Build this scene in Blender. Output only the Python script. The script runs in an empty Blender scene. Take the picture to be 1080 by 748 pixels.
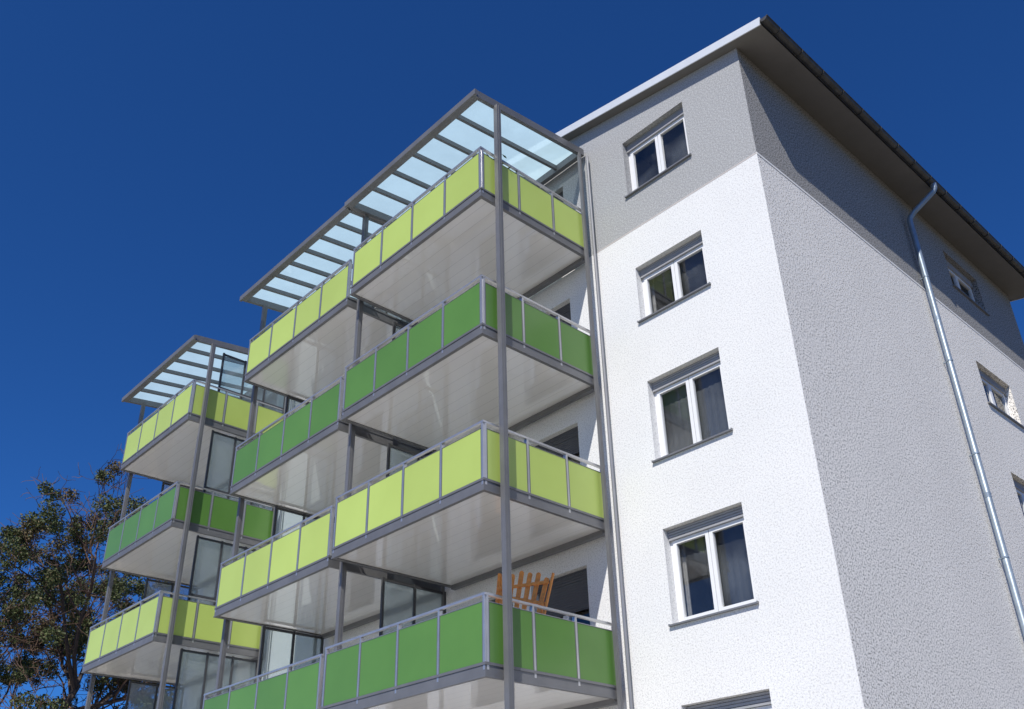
import bpy, math, random
from mathutils import Vector, Matrix
random.seed(7)
scene=bpy.context.scene
col=scene.collection

# ------------------------------------------------------------ materials
def newmat(name):
    m=bpy.data.materials.new(name); m.use_nodes=True
    nt=m.node_tree; return m,nt,nt.nodes['Principled BSDF']
def N(nt,t,**kw):
    n=nt.nodes.new(t)
    for k,v in kw.items(): setattr(n,k,v)
    return n
def noise(nt,scale,detail=3,rough=.6,vec=None):
    n=N(nt,'ShaderNodeTexNoise'); n.inputs['Scale'].default_value=scale
    n.inputs['Detail'].default_value=detail; n.inputs['Roughness'].default_value=rough
    if vec is not None: nt.links.new(vec,n.inputs['Vector'])
    return n
def ramp(nt,fac,stops):
    r=N(nt,'ShaderNodeValToRGB'); nt.links.new(fac,r.inputs['Fac'])
    e=r.color_ramp.elements
    e[0].position,e[0].color=stops[0][0],(*stops[0][1],1)
    e[1].position,e[1].color=stops[-1][0],(*stops[-1][1],1)
    for p,c in stops[1:-1]:
        x=e.new(p); x.color=(*c,1)
    return r
def bump(nt,b,h,strength,dist=.01):
    n=N(nt,'ShaderNodeBump'); n.inputs['Strength'].default_value=strength; n.inputs['Distance'].default_value=dist
    nt.links.new(h,n.inputs['Height']); nt.links.new(n.outputs['Normal'],b.inputs['Normal'])
def plain(name,c,rough=.5,metal=0,var=.08,scale=3,spec=.5,bmp=0,bscale=60):
    m,nt,b=newmat(name)
    g=N(nt,'ShaderNodeNewGeometry')
    n=noise(nt,scale,4,.6,g.outputs['Position'])
    lo=tuple(x*(1-var) for x in c); hi=tuple(min(1,x*(1+var)) for x in c)
    r=ramp(nt,n.outputs['Fac'],[(.3,lo),(.7,hi)])
    nt.links.new(r.outputs['Color'],b.inputs['Base Color'])
    b.inputs['Roughness'].default_value=rough; b.inputs['Metallic'].default_value=metal
    b.inputs['Specular IOR Level'].default_value=spec
    if bmp:
        n2=noise(nt,bscale,2,.5,g.outputs['Position']); bump(nt,b,n2.outputs['Fac'],bmp)
    return m

def stucco(name,W,Gy,lo_,strength,dist,bs,sh=0):
    m,nt,b=newmat(name)
    g=N(nt,'ShaderNodeNewGeometry')
    s=N(nt,'ShaderNodeSeparateXYZ'); nt.links.new(g.outputs['Position'],s.inputs[0])
    fine=noise(nt,bs,2,.9,g.outputs['Position'])
    big=noise(nt,.5,4,.6,g.outputs['Position'])
    sc=lambda c,k:tuple(x*k for x in c)
    white=ramp(nt,fine.outputs['Fac'],[(.39-sh,sc(W,lo_)),(.48-sh,sc(W,(1+lo_*.2)/1.2)),(.56-sh,W)])
    gray=ramp(nt,fine.outputs['Fac'],[(.39-sh,sc(Gy,lo_)),(.50-sh,sc(Gy,.88)),(.60,sc(Gy,1.2))])
    gt=N(nt,'ShaderNodeMath',operation='GREATER_THAN'); gt.inputs[1].default_value=13.114
    nt.links.new(s.outputs['Z'],gt.inputs[0])
    mx=N(nt,'ShaderNodeMix',data_type='RGBA'); nt.links.new(gt.outputs[0],mx.inputs[0])
    nt.links.new(white.outputs['Color'],mx.inputs[6]); nt.links.new(gray.outputs['Color'],mx.inputs[7])
    r2=N(nt,'ShaderNodeMapRange'); r2.inputs['From Min'].default_value=.3; r2.inputs['From Max'].default_value=.7
    r2.inputs['To Min'].default_value=.96; r2.inputs['To Max'].default_value=1.02
    nt.links.new(big.outputs['Fac'],r2.inputs['Value'])
    mul=N(nt,'ShaderNodeVectorMath',operation='SCALE'); nt.links.new(mx.outputs[2],mul.inputs[0]); nt.links.new(r2.outputs[0],mul.inputs['Scale'])
    nt.links.new(mul.outputs[0],b.inputs['Base Color'])
    b.inputs['Roughness'].default_value=.95; b.inputs['Specular IOR Level'].default_value=.1
    n2=noise(nt,bs,2,.7,g.outputs['Position']); bump(nt,b,n2.outputs['Fac'],strength,dist)
    return m
M={}
M['stucco']=stucco('two_tone_stucco',(.82,.815,.80),(.42,.42,.42),.74,.38,.009,36)
M['stuccoB']=stucco('coarse_two_tone_stucco',(.96,.915,.85),(.34,.33,.318),.12,.42,.011,33,.015)
M['line']=plain('joint_bead',(.55,.50,.47),.8)
M['paleline']=plain('pale_joint_bead',(.80,.78,.75),.8)
M['pvc']=plain('white_window_plastic',(.82,.82,.82),.35,var=.02)
M['sill']=plain('grey_aluminium_sill',(.22,.22,.225),.4,.3)
M['alu']=plain('grey_coated_aluminium',(.165,.165,.17),.42,.25,var=.12,scale=2)
M['aludark']=plain('dark_grey_aluminium',(.07,.072,.078),.45,.3,var=.1,scale=2)
M['rail']=plain('brushed_rail_metal',(.50,.50,.51),.32,.7,var=.08)
M['pipe']=plain('grey_drain_pipe',(.28,.28,.29),.4,.4,var=.08)
M['galv']=plain('galvanised_sheet',(.26,.315,.375),.42,.35,var=.15,scale=9)
M['zinc']=plain('dark_zinc_gutter',(.08,.078,.075),.5,.4,var=.25,scale=6)
M['fascia']=plain('white_metal_verge',(.66,.68,.71),.4,.1,var=.04)
M['soffit']=plain('painted_soffit_boards',(.17,.16,.15),.75,var=.06)
M['rooftop']=plain('roof_sheet',(.35,.35,.36),.5,.4)
M['shutter']=plain('grey_roller_shutter',(.36,.36,.37),.5,.1)
M['darkshutter']=plain('dark_roller_shutter',(.10,.10,.105),.5,.1)
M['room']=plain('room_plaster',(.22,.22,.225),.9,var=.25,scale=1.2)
M['curtain']=plain('curtain_cloth',(.42,.41,.40),.9,var=.2,scale=7)
M['wood']=plain('orange_varnished_wood',(.78,.29,.055),.45,var=.22,scale=14)
M['bark']=plain('bark',(.085,.06,.045),.9,var=.4,scale=6)
M['twig']=plain('reddish_twigs',(.12,.07,.045),.9,var=.3,scale=3)
M['pot']=plain('terracotta',(.35,.13,.07),.8)

def panelmat(name,c,dk):
    m,nt,b=newmat(name)
    g=N(nt,'ShaderNodeNewGeometry'); n=noise(nt,1.1,3,.5,g.outputs['Position'])
    r=ramp(nt,n.outputs['Fac'],[(.3,dk),(.7,c)])
    oi=N(nt,'ShaderNodeObjectInfo')
    mr=N(nt,'ShaderNodeMapRange'); mr.inputs['To Min'].default_value=.92; mr.inputs['To Max'].default_value=1.05
    nt.links.new(oi.outputs['Random'],mr.inputs['Value'])
    sc=N(nt,'ShaderNodeVectorMath',operation='SCALE'); nt.links.new(r.outputs['Color'],sc.inputs[0]); nt.links.new(mr.outputs[0],sc.inputs['Scale'])
    nt.links.new(sc.outputs[0],b.inputs['Base Color']); b.inputs['Roughness'].default_value=.28
    b.inputs['Specular IOR Level'].default_value=.45
    return m
M['lime']=panelmat('lime_green_panel',(.455,.575,.14),(.425,.535,.125))
M['green']=panelmat('leaf_green_panel',(.105,.235,.048),(.092,.21,.042))

def under():
    m,nt,b=newmat('white_underside_boards')
    g=N(nt,'ShaderNodeNewGeometry'); s=N(nt,'ShaderNodeSeparateXYZ'); nt.links.new(g.outputs['Position'],s.inputs[0])
    mu=N(nt,'ShaderNodeMath',operation='MULTIPLY'); mu.inputs[1].default_value=1/.25; nt.links.new(s.outputs['Y'],mu.inputs[0])
    fr=N(nt,'ShaderNodeMath',operation='FRACT'); nt.links.new(mu.outputs[0],fr.inputs[0])
    r=ramp(nt,fr.outputs[0],[(0,(.50,.49,.47)),(.05,(.83,.815,.785)),(1,(.83,.815,.785))])
    nt.links.new(r.outputs['Color'],b.inputs['Base Color']); b.inputs['Roughness'].default_value=.3
    b.inputs['Coat Weight'].default_value=1; b.inputs['Coat IOR'].default_value=2.5; b.inputs['Coat Roughness'].default_value=.03
    n=noise(nt,.9,2,.5,g.outputs['Position'])
    bp=N(nt,'ShaderNodeBump'); bp.inputs['Strength'].default_value=.15; bp.inputs['Distance'].default_value=.03
    nt.links.new(n.outputs['Fac'],bp.inputs['Height']); nt.links.new(bp.outputs[0],b.inputs['Coat Normal'])
    return m
M['under']=under()

def schlick(nt,f0):
    lw=N(nt,'ShaderNodeLayerWeight'); lw.inputs['Blend'].default_value=.5
    pw=N(nt,'ShaderNodeMath',operation='POWER'); pw.inputs[1].default_value=5; nt.links.new(lw.outputs['Facing'],pw.inputs[0])
    ma=N(nt,'ShaderNodeMath',operation='MULTIPLY_ADD'); ma.inputs[1].default_value=1-f0; ma.inputs[2].default_value=f0
    nt.links.new(pw.outputs[0],ma.inputs[0]); return ma.outputs[0]
def glassmat(name,tint,rough=.02,f0=.08):
    m=bpy.data.materials.new(name); m.use_nodes=True; nt=m.node_tree; nt.nodes.clear()
    o=N(nt,'ShaderNodeOutputMaterial'); t=N(nt,'ShaderNodeBsdfTransparent'); t.inputs[0].default_value=(*tint,1)
    gl=N(nt,'ShaderNodeBsdfGlossy'); gl.inputs['Roughness'].default_value=rough
    g=N(nt,'ShaderNodeNewGeometry'); n=noise(nt,.8,2,.5,g.outputs['Position'])
    bp=N(nt,'ShaderNodeBump'); bp.inputs['Strength'].default_value=.04; bp.inputs['Distance'].default_value=.05
    nt.links.new(n.outputs['Fac'],bp.inputs['Height']); nt.links.new(bp.outputs[0],gl.inputs['Normal'])
    mx=N(nt,'ShaderNodeMixShader'); nt.links.new(schlick(nt,f0),mx.inputs[0]); nt.links.new(t.outputs[0],mx.inputs[1]); nt.links.new(gl.outputs[0],mx.inputs[2])
    nt.links.new(mx.outputs[0],o.inputs[0]); return m
M['glass']=glassmat('window_glass',(.85,.87,.88),f0=.10)
def net():
    m=bpy.data.materials.new('net_curtain'); m.use_nodes=True; nt=m.node_tree; nt.nodes.clear()
    o=N(nt,'ShaderNodeOutputMaterial'); t=N(nt,'ShaderNodeBsdfTransparent')
    d=N(nt,'ShaderNodeBsdfDiffuse'); d.inputs[0].default_value=(.45,.47,.49,1)
    g=N(nt,'ShaderNodeNewGeometry'); n=noise(nt,1.1,2,.5,g.outputs['Position'])
    r=N(nt,'ShaderNodeMapRange'); r.inputs['From Min'].default_value=.4; r.inputs['From Max'].default_value=.65; r.inputs['To Min'].default_value=.03; r.inputs['To Max'].default_value=.26
    nt.links.new(n.outputs['Fac'],r.inputs['Value'])
    mx=N(nt,'ShaderNodeMixShader'); nt.links.new(r.outputs[0],mx.inputs[0]); nt.links.new(t.outputs[0],mx.inputs[1]); nt.links.new(d.outputs[0],mx.inputs[2])
    nt.links.new(mx.outputs[0],o.inputs[0]); return m
M['net']=net()
def milky(name,c,tr,wt,f0=.04,dif=0):
    m=bpy.data.materials.new(name); m.use_nodes=True; nt=m.node_tree; nt.nodes.clear()
    o=N(nt,'ShaderNodeOutputMaterial'); t=N(nt,'ShaderNodeBsdfTransparent'); t.inputs[0].default_value=(*tr,1)
    l=N(nt,'ShaderNodeBsdfTranslucent')
    g=N(nt,'ShaderNodeNewGeometry'); n=noise(nt,1.3,4,.6,g.outputs['Position'])
    r=ramp(nt,n.outputs['Fac'],[(.3,tuple(x*.88 for x in c)),(.7,c)]); nt.links.new(r.outputs[0],l.inputs[0])
    body=l.outputs[0]
    if dif:
        df=N(nt,'ShaderNodeBsdfDiffuse'); nt.links.new(r.outputs[0],df.inputs[0])
        md=N(nt,'ShaderNodeMixShader'); md.inputs[0].default_value=dif; nt.links.new(l.outputs[0],md.inputs[1]); nt.links.new(df.outputs[0],md.inputs[2]); body=md.outputs[0]
    gl=N(nt,'ShaderNodeBsdfGlossy'); gl.inputs['Roughness'].default_value=.05
    mx=N(nt,'ShaderNodeMixShader'); mx.inputs[0].default_value=wt
    nt.links.new(t.outputs[0],mx.inputs[1]); nt.links.new(body,mx.inputs[2])
    m2=N(nt,'ShaderNodeMixShader'); nt.links.new(schlick(nt,f0),m2.inputs[0]); nt.links.new(mx.outputs[0],m2.inputs[1]); nt.links.new(gl.outputs[0],m2.inputs[2])
    nt.links.new(m2.outputs[0],o.inputs[0]); return m
M['roofglass']=milky('frosted_canopy_glass',(.49,.67,.72),(.82,.94,.97),.76)
M['screen']=milky('frosted_screen_glass',(.52,.61,.65),(.66,.76,.79),.36,.08,.4)

def leafmat(name,a,b_):
    m,nt,b=newmat(name)
    g=N(nt,'ShaderNodeNewGeometry'); n=noise(nt,2.5,3,.6,g.outputs['Position'])
    r=ramp(nt,n.outputs['Fac'],[(.3,a),(.7,b_)]); nt.links.new(r.outputs[0],b.inputs['Base Color']); b.inputs['Roughness'].default_value=.7
    return m
M['leafa']=leafmat('olive_foliage',(.038,.052,.013),(.095,.115,.03))
M['leafb']=leafmat('russet_foliage',(.08,.06,.025),(.14,.105,.04))
M['plant']=leafmat('pot_plant_leaves',(.04,.08,.02),(.09,.15,.04))
def groundmat(name,a,b_):
    m,nt,b=newmat(name)
    g=N(nt,'ShaderNodeNewGeometry'); n=noise(nt,.15,6,.6,g.outputs['Position'])
    r=ramp(nt,n.outputs['Fac'],[(.35,a),(.65,b_)]); nt.links.new(r.outputs[0],b.inputs['Base Color'])
    b.inputs['Roughness'].default_value=.95; n2=noise(nt,30,3,.6,g.outputs['Position']); bump(nt,b,n2.outputs['Fac'],.4)
    return m
M['paving']=groundmat('pale_paving',(.50,.475,.435),(.60,.575,.53))
M['asphalt']=groundmat('dry_gravelly_ground',(.14,.122,.09),(.19,.168,.125))

# ------------------------------------------------------------ object helpers
WL={}
def empty(name,loc,parent=None,**props):
    e=bpy.data.objects.new(name,None); e.empty_display_size=.3; col.objects.link(e)
    WL[e.name]=Vector(loc)
    if parent: e.parent=parent; e.location=Vector(loc)-WL[parent.name]
    else: e.location=loc
    for k,v in props.items(): e[k]=v
    return e
def mesh(name,verts,faces,mat,parent=None,mats=None,fm=None,smooth=False,**props):
    vs=[Vector(v) for v in verts]
    lo=Vector([min(v[i] for v in vs) for i in range(3)]); hi=Vector([max(v[i] for v in vs) for i in range(3)])
    c=Vector(((lo.x+hi.x)/2,(lo.y+hi.y)/2,lo.z))
    me=bpy.data.meshes.new(name); me.from_pydata([v-c for v in vs],[],faces)
    for m in (mats or [mat]): me.materials.append(m)
    if fm: me.polygons.foreach_set('material_index',fm)
    if smooth: me.polygons.foreach_set('use_smooth',[True]*len(me.polygons))
    me.update()
    o=bpy.data.objects.new(name,me); col.objects.link(o); WL[o.name]=c
    if parent: o.parent=parent; o.location=c-WL[parent.name]
    else: o.location=c
    for k,v in props.items(): o[k]=v
    return o
BF=[(0,3,2,1),(4,5,6,7),(0,1,5,4),(1,2,6,5),(2,3,7,6),(3,0,4,7)]
class Geo:
    def __init__(s): s.v=[]; s.f=[]; s.m=[]
    def box(s,x0,x1,y0,y1,z0,z1,mi=0):
        x0,x1=sorted((x0,x1)); y0,y1=sorted((y0,y1)); z0,z1=sorted((z0,z1)); b=len(s.v)
        s.v+=[(x0,y0,z0),(x1,y0,z0),(x1,y1,z0),(x0,y1,z0),(x0,y0,z1),(x1,y0,z1),(x1,y1,z1),(x0,y1,z1)]
        s.f+=[tuple(b+i for i in f) for f in BF]; s.m+=[mi]*6; return s
    def beam(s,p,q,w,h,up=(0,0,1),mi=0):
        p,q=Vector(p),Vector(q); d=(q-p).normalized(); sd=d.cross(Vector(up)).normalized(); u=sd.cross(d)
        b=len(s.v)
        for P in (p,q):
            for a_,c_ in ((-1,-1),(1,-1),(1,1),(-1,1)): s.v.append(tuple(P+sd*a_*w/2+u*c_*h/2))
        s.f+=[tuple(b+i for i in f) for f in BF]; s.m+=[mi]*6; return s
    def tube(s,pts,r,n=10,mi=0,cap=True):
        b0=len(s.v); pts=[Vector(p) for p in pts]; rs=r if isinstance(r,(list,tuple)) else [r]*len(pts)
        ref=Vector((0,0,1)) if abs((pts[1]-pts[0]).normalized().z)<.9 else Vector((0,1,0))
        for i,p in enumerate(pts):
            d=(pts[min(i+1,len(pts)-1)]-pts[max(i-1,0)]).normalized()
            a_=d.cross(ref).normalized(); c_=d.cross(a_)
            for k in range(n):
                t=2*math.pi*k/n; s.v.append(tuple(p+(a_*math.cos(t)+c_*math.sin(t))*rs[i]))
        for i in range(len(pts)-1):
            for k in range(n):
                s.f.append((b0+i*n+k,b0+i*n+(k+1)%n,b0+(i+1)*n+(k+1)%n,b0+(i+1)*n+k)); s.m.append(mi)
        if cap:
            s.f.append(tuple(b0+k for k in range(n))); s.m.append(mi)
            s.f.append(tuple(b0+(len(pts)-1)*n+k for k in reversed(range(n)))); s.m.append(mi)
        return s
    def obj(s,name,mats,parent=None,**kw):
        if not isinstance(mats,(list,tuple)): mats=[mats]
        return mesh(name,s.v,s.f,None,parent,mats=mats,fm=s.m,**kw)

# ------------------------------------------------------------ building
SL=.18; RX=-9.5; WEND=-20.4; LB=12.4; ZW=15.72
def ztop(x): return ZW-SL*x if x>RX else ZW-SL*RX+SL*(x-RX)
bld=empty('apartment_building',(-10,6,0),label='white and grey rendered apartment block with shallow gable roof',category='apartment building')
REC=.2
def grid_wall(holes,a0,a1,z0,z1,place):
    A=sorted(set([a0,a1]+[h[i] for h in holes for i in (0,1)])); Z=sorted(set([z0,z1]+[h[i] for h in holes for i in (2,3)]))
    v=[];f=[]
    def q(*P):
        b=len(v); v.extend(P); f.append((b,b+1,b+2,b+3))
    for i in range(len(A)-1):
        for j in range(len(Z)-1):
            ca=(A[i]+A[i+1])/2; cz=(Z[j]+Z[j+1])/2
            if any(h[0]<ca<h[1] and h[2]<cz<h[3] for h in holes): continue
            q(place(A[i],Z[j],0),place(A[i+1],Z[j],0),place(A[i+1],Z[j+1],0),place(A[i],Z[j+1],0))
    for h in holes:
        p=[(h[0],h[2]),(h[1],h[2]),(h[1],h[3]),(h[0],h[3])]
        for k in range(4):
            (a,z),(b_,y)=p[k],p[(k+1)%4]
            q(place(a,z,0),place(a,z,REC+.06),place(b_,y,REC+.06),place(b_,y,0))
    return v,f
WX0,WX1=-2.88,-1.34
holesA=[]; wins=[]
for (z0,z1),rn in zip([(13.97,15.38),(11.01,12.22),(8.185,9.75),(5.385,6.97),(2.6,4.18)],(.5,.25,.8,.4,.6)):
    holesA.append((WX0,WX1,z0,z1)); wins.append(('A',WX0,WX1,z0,z1,False,rn))
FL=[4.56,7.36,10.19,13.13]
for k,zf in enumerate(FL+[1.78]):
    for (a,b_) in [(-6.0,-4.6),(-10.4,-9.0),(-17.7,-16.5)]:
        holesA.append((a,b_,zf+.9,zf+2.25)); wins.append(('A',a,b_,zf+.9,zf+2.25,True,random.random()))
    for (a,b_) in [(-7.7,-6.5),(-12.2,-11.0),(-19.2,-18.3)]:
        holesA.append((a,b_,zf+.03,zf+2.25)); wins.append(('D',a,b_,zf+.03,zf+2.25,True,random.random()))
    for (a,b_) in [(-14.9,-13.5)]:
        pass
ZG=15.42
v,f=grid_wall(holesA,WEND,0,0,ZG,lambda a,z,d:(a,d,z))
mesh('wall',v,f,M['stucco'],bld,label='white front wall with light grey top storey')
g=[(0,0,ZG),(0,0,ZW),(RX,0,ztop(RX)),(WEND,0,ztop(WEND)),(WEND,0,ZG)]
mesh('gable_wall',g,[(0,1,2,3,4)],M['stucco'],bld)
holesB=[(8.25,10.1,14.1,15.15),(8.25,10.1,11.0,12.1),(8.35,10.1,8.2,9.4),(8.35,10.1,5.4,6.6)]
for h in holesB: wins.append(('B',h[0],h[1],h[2],h[3],False,random.random()))
v,f=grid_wall(holesB,0,LB,0,ZW,lambda a,z,d:(-d,a,z))
mesh('wall',v,f,M['stuccoB'],bld,label='long side wall of coarse grey-white render')
v=[(0,LB,0),(WEND,LB,0),(WEND,LB,ztop(WEND)),(RX,LB,ztop(RX)),(0,LB,ZW),(WEND,0,0),(WEND,0,ztop(WEND))]
mesh('wall',v,[(0,1,2,3,4),(1,5,6,2)],M['stucco'],bld)
Geo().box(-3.9,0,-.004,0.0,13.1,13.125).obj('joint_bead',M['line'],bld)
Geo().box(0,.008,0,LB,13.085,13.128).obj('joint_bead',M['paleline'],bld)

def window(kind,a0,a1,z0,z1,shut,rnd):
    if kind=='B': P=lambda a,d,z:(-d,a,z)
    else: P=lambda a,d,z:(a,d,z)
    def bx(G,a,b_,d0,d1,z,y,mi=0):
        p=P(a,d0,z); q=P(b_,d1,y); G.box(p[0],q[0],p[1],q[1],p[2],q[2],mi)
    door=(kind=='D')
    ctr=P((a0+a1)/2,REC,z0)
    w=empty('balcony_door' if door else 'window',ctr,bld)
    sb=.13; shm=M['darkshutter'] if shut else M['shutter']
    D0,D1=REC-.03,REC+.04
    G=Geo(); t=.055
    bx(G,a0,a0+t,D0,D1,z0,z1); bx(G,a1-t,a1,D0,D1,z0,z1); bx(G,a0+t,a1-t,D0,D1,z0,z0+t); bx(G,a0+t,a1-t,D0,D1,z1-t,z1)
    G.obj('frame',M['pvc'],w)
    G=Geo(); bx(G,a0+t+.002,a1-t-.002,D0-.035,D1,z1-t-sb,z1-t-.002)
    zz=z1-.01
    while zz>z1-t-sb+.02:
        bx(G,a0+.01,a1-.01,D0-.055,D0-.034,zz-.036,zz); zz-=.046
    G.obj('shutter_box',shm,w)
    top=z1-t-sb
    n=1 if door else 2
    W=(a1-a0-2*t)/n
    for i in range(n):
        s0=a0+t+i*W+.006; s1=a0+t+(i+1)*W-.006; u=.065
        G=Geo(); e0,e1=REC-.045,REC+.02; b0=z0+t+.004; b1=top-.004
        bx(G,s0,s0+u,e0,e1,b0,b1); bx(G,s1-u,s1,e0,e1,b0,b1); bx(G,s0+u,s1-u,e0,e1,b0,b0+u); bx(G,s0+u,s1-u,e0,e1,b1-u,b1)
        G.obj('sash',M['pvc'],w)
        v=[P(s0+u-.003,REC-.01,b0+u-.003),P(s1-u+.003,REC-.01,b0+u-.003),P(s1-u+.003,REC-.01,b1-u+.003),P(s0+u-.003,REC-.01,b1-u+.003)]
        mesh('glass_pane',v,[(0,1,2,3)],M['glass'],w)
    if shut:
        G=Geo(); dr=(.2+.5*rnd)*(z1-z0) ; zz=top
        bx(G,a0+t,a1-t,REC-.062,REC-.052,top-dr-.04,top)
        while zz>top-dr:
            bx(G,a0+t,a1-t,REC-.075,REC-.06,zz-.045,zz-.008); zz-=.045
        G.obj('roller_shutter',shm,w)
    if not door:
        G=Geo(); bx(G,a0-.04,a1+.04,-.05,REC-.05,z0-.016,z0+.010); bx(G,a0-.045,a0-.035,-.052,-.002,z0-.018,z0+.022); bx(G,a1+.035,a1+.045,-.052,-.002,z0-.018,z0+.022)
        G.obj('sill',M['sill'],w)
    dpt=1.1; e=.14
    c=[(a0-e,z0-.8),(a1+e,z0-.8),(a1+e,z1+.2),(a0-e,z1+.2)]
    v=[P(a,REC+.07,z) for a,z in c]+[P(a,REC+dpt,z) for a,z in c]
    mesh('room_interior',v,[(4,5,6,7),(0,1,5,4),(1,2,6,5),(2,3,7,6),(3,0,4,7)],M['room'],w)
    if not shut:
        v=[];f=[]; n=60
        for i in range(n+1):
            aa=a0+.02+(a1-a0-.04)*i/n; dd=REC+.10+.006*math.sin(i*1.3)
            v+=[P(aa,dd,z0+.05),P(aa,dd,z1+.05)]
        for i in range(n): f.append((2*i,2*i+2,2*i+3,2*i+1))
        mesh('net_curtain',v,f,M['net'],w)
        side=1 if rnd>.45 else 0
        wd=(a1-a0)*(.05+.06*rnd); st=a0+.03 if side==0 else a1-wd-.03
        v=[];f=[]; n=14
        for i in range(n+1):
            aa=st+wd*i/n; dd=REC+.16+.02*math.sin(i*1.7)
            v+=[P(aa,dd,z0-.1),P(aa,dd,z1+.05)]
        for i in range(n): f.append((2*i,2*i+2,2*i+3,2*i+1))
        mesh('curtain',v,f,M['curtain'],w)
for wn in wins: window(*wn)

# roof --------------------------------------------------------------
OV=.66; VY=-.2; BY=LB+.35; TH=.13
def roofprof(off): 
    x0=OV; x1=WEND-.5
    return [(x0,ZW-SL*x0+off),(RX,ztop(RX)+off),(x1,ztop(x1)+off)]
v=[];lo=roofprof(.006);hi=roofprof(TH)
for y in (VY,BY):
    for x,z in lo: v.append((x,y,z))
    for x,z in hi: v.append((x,y,z))
f=[(0,1,7,6),(1,2,8,7),(3,9,10,4),(4,10,11,5),(0,3,4,1),(1,4,5,2),(6,7,10,9),(7,8,11,10),(0,6,9,3),(2,5,11,8)]
roof=mesh('roof',v,f,None,bld,mats=[M['soffit'],M['rooftop'],M['zinc']],fm=[0,0,1,1,0,0,0,0,2,2])
for y in (VY-.022,BY+.002):
    G=Geo()
    for (xa,za),(xb,zb) in zip(hi[:-1],hi[1:]):
        G.beam((xa,y+.01,za-TH/2+.02),(xb,y+.01,zb-TH/2+.02),.02,TH+.05)
    G.obj('verge_trim',M['fascia'],roof)
G=Geo()
for i in range(2):
    (xa,za),(xb,zb)=hi[i],hi[i+1]
    G.beam((xa,VY+.08,za+.03),(xb,VY+.08,zb+.03),.2,.05)
G.obj('verge_capping',M['fascia'],roof)
gz=ZW-SL*OV+TH-.03; r=.075; gx=OV+r+.004
v=[];f=[];n=12
for y in (VY-.03,BY+.03):
    for rr_ in (r,r-.006):
        for k in range(n+1):
            t=math.pi+math.pi*k/n; v.append((gx+rr_*math.cos(t),y,gz+rr_*math.sin(t)))
S=n+1
for k in range(n):
    f.append((k,k+1,2*S+k+1,2*S+k)); f.append((S+k,S+2*S+k,S+2*S+k+1,S+k+1))
f.append(tuple(range(n+1))); f.append(tuple(2*S+k for k in range(n+1)))
gut=mesh('gutter',v,f,M['zinc'],roof,smooth=False)
G=Geo(); G.tube([(gx+r+.004,VY-.03,gz),(gx+r+.004,BY+.03,gz)],.011,8); G.obj('gutter_bead',M['zinc'],roof)
y=.2
while y<BY:
    G=Geo()
    for k in range(8):
        t0=math.pi+math.pi*k/8; t1=math.pi+math.pi*(k+1)/8; R_=r+.006
        G.beam((gx+R_*math.cos(t0),y,gz+R_*math.sin(t0)),(gx+R_*math.cos(t1),y,gz+R_*math.sin(t1)),.03,.006,up=(0,1,0))
    G.obj('gutter_bracket',M['zinc'],roof)
    y+=.75
yd=6.2; X=.13
pts=[(gx,yd+.25,gz-r+.01),(gx,yd+.25,gz-r-.10),(gx-.03,yd+.24,gz-r-.16),(.24,yd+.04,gz-.66),(X+.02,yd+.01,gz-.77),(X,yd,gz-.86),(X,yd,gz-.95),(X,yd,0)]
G=Geo(); G.tube(pts,.062,16)
dp=G.obj('downpipe',M['galv'],bld,smooth=True)
G=Geo(); G.tube([(gx,yd+.25,gz-r-.1),(gx,yd+.25,gz-r+.03)],[.067,.075],14); G.obj('pipe_outlet',M['galv'],dp)
for z in (13.3,11.2,9.1,7.0,4.9,2.8,.8):
    G=Geo(); G.tube([(X,yd,z),(X,yd,z+.035)],.069,14); G.box(0.002,X,yd-.012,yd+.012,z+.008,z+.032); G.obj('pipe_bracket',M['galv'],dp)
for z in (14.5,12.2,8.2,4.2):
    G=Geo(); G.tube([(X,yd,z),(X,yd,z+.1)],.065,14); G.obj('pipe_sleeve',M['galv'],dp)

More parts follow.
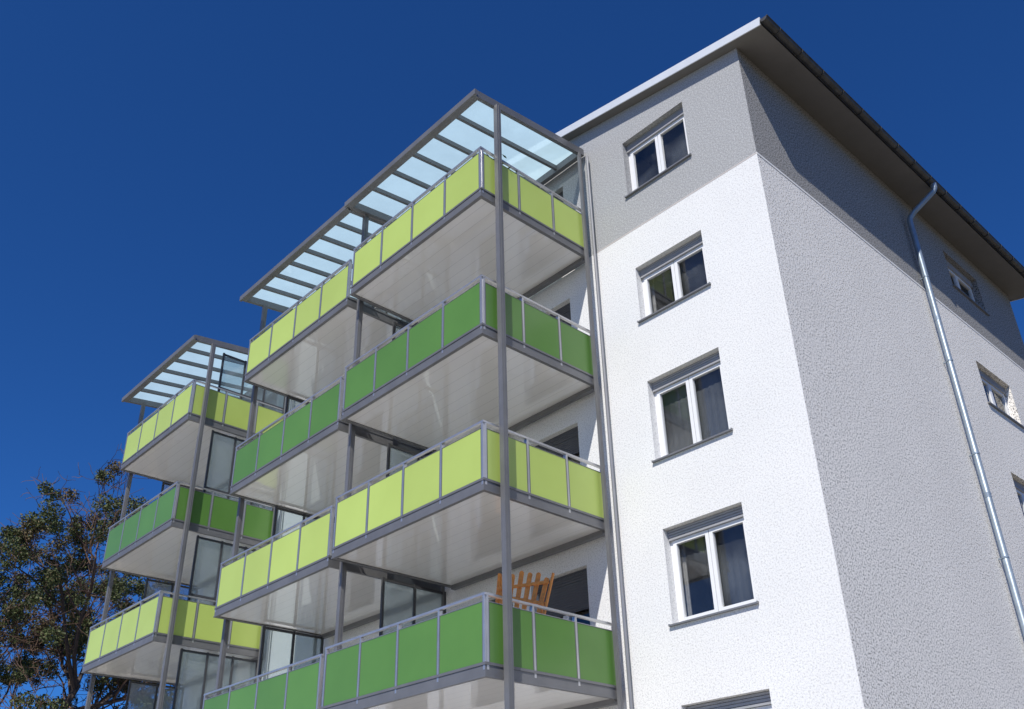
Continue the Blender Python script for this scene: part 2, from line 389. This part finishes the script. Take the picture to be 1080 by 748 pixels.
# ------------------------------------------------------------ balconies
RT=[5.609,8.409,11.236,14.194]
COLS=['green','lime','green','lime']
RH=1.2
def balcony(tower,x0,x1,yf,yb,zr,colr,nf,left=True,right=True):
    zb=zr-RH; zt=zb+.2
    bal=empty('balcony',((x0+x1)/2,(yf+yb)/2,zb),tower)
    G=Geo(); w=.06
    G.box(x0,x1,yf,yf+w,zb,zt); G.box(x0,x0+w,yf+w,yb,zb,zt); G.box(x1-w,x1,yf+w,yb,zb,zt); G.box(x0+w,x1-w,yb-.1,yb,zb-.06,zt)
    G.box(x0-.012,x1+.012,yf-.012,yf,zt-.035,zt+.004); G.box(x0-.012,x1+.012,yf-.012,yf,zb-.004,zb+.02)
    G.box(x1,x1+.012,yf,yb,zt-.035,zt+.004); G.box(x1,x1+.012,yf,yb,zb-.004,zb+.02)
    G.box(x0-.012,x0,yf,yb,zt-.035,zt+.004); G.box(x0-.012,x0,yf,yb,zb-.004,zb+.02)
    G.obj('edge_frame',M['alu'],bal)
    Geo().box(x0+w,x1-w,yf+w,yb-.1,zb+.025,zt-.02).obj('floor_slab',M['under'],bal)
    G=Geo()
    xs0,xs1=x0+.03,x1-.03
    G.box(x0-.005,x1+.005,yf-.005,yf+.045,zr-.035,zr)
    G.box(xs0,xs1,yf+.012,yf+.03,zr-.135,zr-.115)
    G.box(xs0,xs1,yf+.012,yf+.03,zt+.02,zt+.04)
    sides=[]
    if right: sides.append((x1,-1))
    if left: sides.append((x0,1))
    for xs,sg in sides:
        a,b_=(xs-.045,xs+.005) if sg<0 else (xs-.005,xs+.045)
        G.box(a,b_,yf+.045,yb,zr-.035,zr)
        c,d=(xs-.03,xs-.012) if sg<0 else (xs+.012,xs+.03)
        G.box(c,d,yf+.03,yb,zr-.135,zr-.115); G.box(c,d,yf+.03,yb,zt+.02,zt+.04)
    W=(x1-x0)
    px=[x0+.03+(W-.06)*i/nf for i in range(nf+1)]
    for p in px: G.box(p-.02,p+.02,yf-.002,yf+.062,zt-.1,zr-.035)
    ns=3; py=[yf+.05+(yb-yf-.08)*i/ns for i in range(ns+1)]
    for xs,sg in sides:
        for p in py:
            c,d=(xs-.062,xs+.002) if sg<0 else (xs-.002,xs+.062)
            G.box(c,d,p-.02,p+.02,zt-.1,zr-.035)
    G.obj('railing',M['rail'],bal)
    mt=M[colr]
    z0,z1=zt+.01,zr-.13
    for a,b_ in zip(px[:-1],px[1:]):
        G=Geo(); G.box(a+.034,b_-.034,yf+.004,yf+.012,z0,z1)
        for xx in (a+.026,b_-.035): G.box(xx,xx+.009,yf,yf+.0165,z0-.002,z1+.004,1)
        G.box(a+.026,b_-.026,yf,yf+.016,z1-.004,z1+.005,1)
        G.obj('panel',[mt,M['alu']],bal)
    for xs,sg in sides:
        for a,b_ in zip(py[:-1],py[1:]):
            G=Geo()
            c,d=(xs-.012,xs-.004) if sg<0 else (xs+.004,xs+.012)
            G.box(c,d,a+.034,b_-.034,z0,z1)
            e0,e1=(xs-.016,xs) if sg<0 else (xs,xs+.016)
            for yy in (a+.026,b_-.035): G.box(e0,e1,yy,yy+.009,z0-.002,z1+.004,1)
            G.box(e0,e1,a+.026,b_-.026,z1-.004,z1+.005,1)
            G.obj('panel',[mt,M['alu']],bal)
    return bal

def canopy(tower,x0,x1,nr,yf=-3.1,zf=15.50,yb=-.08,zb_=15.86):
    c=empty('canopy_roof',((x0+x1)/2,(yf+yb)/2,zf),tower)
    G=Geo(); h=.17
    Z=lambda y:zf+(zb_-zf)*(y-yf)/(yb-yf)
    G.box(x0,x1,yf-.04,yf+.06,zf-h,zf+.0)
    G.beam((x0,yb-.05,zb_-h/2),(x1,yb-.05,zb_-h/2),.1,h)
    for x in (x0+.04,x1-.04): G.beam((x,yf+.06,Z(yf+.06)-h/2),(x,yb-.1,Z(yb-.1)-h/2),.08,h)
    G.box(x0-.04,x1+.04,yf-.1,yf-.042,zf-h-.01,zf-h+.12)
    G.obj('canopy_frame',M['alu'],c)
    xs=[x0+.04+(x1-x0-.08)*i/nr for i in range(nr+1)]
    for x in xs[1:-1]:
        Geo().beam((x,yf+.06,Z(yf+.06)-.05),(x,yb-.1,Z(yb-.1)-.05),.065,.1).obj('rafter',M['alu'],c)
    for a,b_ in zip(xs[:-1],xs[1:]):
        v=[(a+.01,yf,Z(yf)+.012),(b_-.01,yf,Z(yf)+.012),(b_-.01,yb,Z(yb)+.012),(a+.01,yb,Z(yb)+.012)]
        mesh('glass_pane',v,[(0,1,2,3)],M['roofglass'],c)
    return c
def post(tower,x,y,top,w=.1,mat='alu'):
    G=Geo(); G.box(x-w/2,x+w/2,y-w/2,y+w/2,.02,top); G.box(x-.1,x+.1,y-.1,y+.1,0,.02)
    G.box(x-w/2-.006,x+w/2+.006,y-.012,y+.012,.02,top-.01)
    G.obj('post',M[mat],tower)
def screen(tower,x,y0,y1,z0,z1,n=2):
    s=empty('privacy_screen',(x,(y0+y1)/2,z0),tower)
    G=Geo(); L=(y1-y0)/n
    for i in range(n+1): G.box(x-.025,x+.025,y0+i*L-.025,y0+i*L+.025,z0,z1)
    for zc in (z0+.07,z1-.04,z0+1.065): G.box(x-.02,x+.02,y0,y1,zc-.025,zc+.025)
    G.obj('screen_frame',M['aludark'],s)
    for i in range(n):
        a,b_=y0+i*L+.02,y0+(i+1)*L-.02
        mesh('glass_pane',[(x,a,z0+.09),(x,b_,z0+.09),(x,b_,z1-.06),(x,a,z1-.06)],[(0,1,2,3)],M['screen'],s)

YF=-2.97; YB=-.12
t1=empty('balcony_tower',(-8.2,-1.5,0),label='free-standing grey metal balcony tower, two bays with lime and green panels',category='balcony tower',group='balcony towers on the facade')
t2=empty('balcony_tower',(-17.7,-1.5,0),label='single-bay grey metal balcony tower with glass side screens',category='balcony tower',group='balcony towers on the facade')
for k in range(4):
    balcony(t1,-8.10,-3.93,YF,YB,RT[k],COLS[k],4,left=False)
    balcony(t1,-12.8,-8.40,YF+.12,YB,RT[k]-.03,COLS[k],4,right=False)
    balcony(t2,-19.82,-15.56,YF,YB,RT[k],COLS[k],4)
    z0=RT[k]-1.0; z1=(RT[k+1]-1.2) if k<3 else 15.4
    screen(t1,-8.27,-1.7,-.2,z0,z1-.05,2)
    screen(t1,-12.70,-1.7,-.2,z0,z1-.05,2)
    screen(t2,-15.66,-2.2,-.2,z0,z1-.05,3)
    screen(t2,-19.72,-1.7,-.2,z0,z1-.05,2)
canopy(t1,-8.2,-3.86,6); canopy(t1,-13.0,-8.26,7,yf=-3.05,zf=15.5); canopy(t2,-20.15,-15.5,6)
PY=-2.62
for t,x in ((t1,-3.83),(t1,-8.25),(t1,-12.9),(t2,-15.45),(t2,-19.93)):
    post(t,x,PY if x!=-12.9 else -2.5,15.38)
    post(t,x-.03,-.24,15.66,w=.06)
for t,x in ((t1,-3.765),(t2,-15.38)):
    Geo().tube([(x,-.10,.0),(x,-.10,15.6)],.028,12).obj('drain_pipe',M['pipe'],t)

# ------------------------------------------------------------ wooden folded chair on balcony
def slat_chair(base,ang,lean,roll,h=1.5,w=.55,lab=''):
    e=empty('folding_chair',base,label=lab,category='chair')
    Rm=Matrix.Translation(Vector(base))@Matrix.Rotation(ang,4,'Z')@Matrix.Rotation(roll,4,'Y')@Matrix.Rotation(lean,4,'X')
    def fin(G,n): G.v=[tuple(Rm@Vector(p)) for p in G.v]; G.obj(n,M['wood'],e)
    G=Geo()
    for sx in (-w/2,w/2): G.box(sx-.025,sx+.025,-.02,.02,0,h*.72)
    G.box(-w/2,w/2,-.015,.015,.1,.15); G.box(-w/2-.06,w/2+.06,-.015,.015,h*.62,h*.62+.05)
    fin(G,'chair_frame')
    G=Geo(); nS=6
    for i in range(nS):
        t=(i-(nS-1)/2)/((nS-1)/2)
        x0_,x1_=t*w*.44,t*w*.54; zt_=h-.09*t*t-.03*(i%2); zb_=h*.5; hw=.038
        prof=[(x0_-hw,zb_),(x0_+hw,zb_)]
        for k in range(7):
            a_=math.pi*k/6; prof.append((x1_+hw*math.cos(a_),zt_-hw+hw*math.sin(a_)))
        b=len(G.v); m_=len(prof)
        G.v+=[(x,-.052,z) for x,z in prof]+[(x,-.024,z) for x,z in prof]
        G.f.append(tuple(b+k for k in range(m_))); G.f.append(tuple(b+m_+k for k in reversed(range(m_))))
        for k in range(m_): G.f.append((b+k,b+m_+k,b+m_+(k+1)%m_,b+(k+1)%m_))
        G.m+=[0]*(m_+2)
    G.beam((-w*.62,-.066,h*.84),(w*.62,-.066,h*.90),.03,.05); G.beam((-w*.62,-.066,h*.78),(w*.6,-.066,h*.72),.03,.05)
    fin(G,'backrest')
    G=Geo(); G.box(-.03,.03,.022,.031,.22,.75)
    for i in range(4): G.box(-w/2-.02,w/2+.02,.03,.055,.25+i*.13,.34+i*.13)
    fin(G,'seat')
    G=Geo(); G.beam((-w/2+.02,.05,.02),(-w/2-.20,.12,h*1.0),.05,.08,up=(0,1,0)); fin(G,'leg')
    G=Geo(); G.beam((w/2-.06,.05,.02),(w/2+.16,-.09,h*.97),.03,.05,up=(0,1,0)); fin(G,'leg')
slat_chair((-5.25,-1.35,4.545),math.radians(22),math.radians(-6),math.radians(9),2.08,.74,'folded orange wooden slatted garden chair propped on a balcony')

pp=empty('potted_plant',(-4.15,-2.3,13.13),label='tall green potted plant peeking over the railing',category='plant')
G=Geo(); G.tube([(-4.15,-2.3,13.13),(-4.15,-2.3,13.42)],[.1,.15],14); G.obj('pot',M['pot'],pp)
v=[];f=[]
for i in range(90):
    c=Vector((-4.15+random.gauss(0,.1),-2.3+random.gauss(0,.1),random.uniform(13.5,14.42)))
    d=Vector((random.gauss(0,1),random.gauss(0,1),random.gauss(0,.6))).normalized(); s=d.cross(Vector((0,0,1))).normalized()*.022
    b=len(v); v+=[tuple(c),tuple(c+d*.06+s),tuple(c+d*.14),tuple(c+d*.06-s)]; f.append((b,b+1,b+2,b+3))
mesh('leaves',v,f,M['plant'],pp)
G=Geo(); G.tube([(-4.15,-2.3,13.4),(-4.13,-2.28,13.9),(-4.16,-2.31,14.4)],[.014,.01,.004],6); G.obj('stem',M['bark'],pp)

# ------------------------------------------------------------ trees
def tree(seed,base,H,spread,clumps,lab):
    rnd=random.Random(seed)
    base=Vector(base)
    G=Geo(); pts_c=[]
    def rv(): return Vector((rnd.gauss(0,1),rnd.gauss(0,1),rnd.gauss(0,1))).normalized()
    def grow(p,d,L,r,dep):
        n=4 if dep<3 else 3; P=[p]; Rr=[r]; dd=d.copy()
        for i in range(n):
            dd=(dd+rv()*(.16+.06*dep)+Vector((0,0,.07))).normalized(); p=p+dd*L/n; P.append(p); Rr.append(r*(1-.5*(i+1)/n))
        G.tube(P,Rr,7 if dep<2 else (4 if dep<4 else 3),mi=0 if dep<2 else 1,cap=False)
        if dep>=2: pts_c.extend(P[1:])
        if dep==5: return
        k={0:9,1:6,2:5,3:3,4:2}[dep]
        for j in range(k):
            t=rnd.uniform(.3,1)
            i=min(int(t*n),n-1); fr=t*n-i; q=P[i].lerp(P[i+1],fr)
            side=dd.cross(rv()).normalized()
            nd=(dd*(.55)+side*(.85*spread)+Vector((0,0,.12))).normalized()
            grow(q,nd,L*rnd.uniform(.46,.66),max(.016,Rr[i]*.58),dep+1)
    grow(base,Vector((rnd.gauss(0,.02),rnd.gauss(0,.02),1)).normalized(),H*.62,H*.016,0)
    t=empty('tree',tuple(base),label=lab,category='tree',group='trees beside the apartment block')
    mesh('trunk',G.v,G.f,None,t,mats=[M['bark'],M['twig']],fm=G.m)
    v=[];f=[];fm=[]
    zmax=max(p.z for p in pts_c)
    done=0
    while done<clumps:
        c=rnd.choice(pts_c)
        if c.z>zmax*.82 and rnd.random()<.6: continue
        done+=1
        R_=rnd.uniform(.22,.64); kind=0 if rnd.random()<.86 else 1
        for i in range(int(300*(R_/.45)**1.6)):
            o=rv()*R_*(rnd.random()**.5); o.z*=.85
            q=c+o; a=rv(); b_=a.cross(rv()).normalized(); s=rnd.uniform(.035,.085)
            b=len(v); v+=[tuple(q-a*s),tuple(q+b_*s*.6),tuple(q+a*s),tuple(q-b_*s*.6)]; f.append((b,b+1,b+2,b+3)); fm.append(kind if rnd.random()<.9 else 1-kind)
    mesh('crown',v,f,None,t,mats=[M['leafa'],M['leafb']],fm=fm)
tree(3,(-38.6,.7,0),18.6,.88,330,'half-bare tree with olive mistletoe clumps and russet twigs')
tree(11,(-41.0,-3.0,0),16.6,.9,210,'half-bare tree with reddish twigs and sparse foliage')
tree(5,(-34.6,.6,0),10.5,.95,170,'low half-bare tree with olive clumps beside the block')

# ------------------------------------------------------------ ground
S_=1500
mesh('ground',[(-S_,-S_,0),(S_,-S_,0),(S_,S_,0),(-S_,S_,0)],[(0,1,2,3)],M['asphalt'],kind='structure')
Geo().box(-60,-.5,-45,0,-.1,.004).obj('pavement',M['paving'],kind='structure')

# ------------------------------------------------------------ light
sd=Vector((.29,-.575,.765)).normalized()
el=math.asin(sd.z); az=math.atan2(sd.x,sd.y)
L=bpy.data.lights.new('sun','SUN'); L.energy=5.0; L.angle=math.radians(.5); L.color=(1,.965,.90)
lo=bpy.data.objects.new('sun',L); col.objects.link(lo); lo.rotation_euler=sd.to_track_quat('Z','Y').to_euler(); lo.location=(20,-40,40)
w=bpy.data.worlds.new('World'); scene.world=w; w.use_nodes=True; nt=w.node_tree
bg=nt.nodes['Background']; sk=N(nt,'ShaderNodeTexSky',sky_type='NISHITA'); sk.sun_disc=False
sk.sun_elevation=el; sk.sun_rotation=az; sk.altitude=1500; sk.air_density=1.0; sk.dust_density=.1; sk.ozone_density=3.0
vm=N(nt,'ShaderNodeVectorMath',operation='MULTIPLY'); vm.inputs[1].default_value=(.20,.57,1.10)
nt.links.new(sk.outputs[0],vm.inputs[0]); nt.links.new(vm.outputs[0],bg.inputs[0]); bg.inputs[1].default_value=.1

# ------------------------------------------------------------ camera
a,p,r=.760,.493,-.026
h=Vector((-math.cos(a),math.sin(a),0)); rr=Vector((math.sin(a),math.cos(a),0)); z=Vector((0,0,1))
F=h*math.cos(p)+z*math.sin(p); U0=-h*math.sin(p)+z*math.cos(p)
R=rr*math.cos(r)+U0*math.sin(r); U=-rr*math.sin(r)+U0*math.cos(r)
cam=bpy.data.cameras.new('camera'); co=bpy.data.objects.new('camera',cam); col.objects.link(co)
m=Matrix((R,U,-F)).transposed().to_4x4(); m.translation=Vector((5.988,-11.754,1.6)); co.matrix_world=m
cam.sensor_width=36; cam.lens=988.4/1080*36; cam.shift_y=50.2/1080; cam.clip_end=4000
scene.camera=co
scene.view_settings.view_transform='Standard'; scene.view_settings.look='None'; scene.view_settings.exposure=0
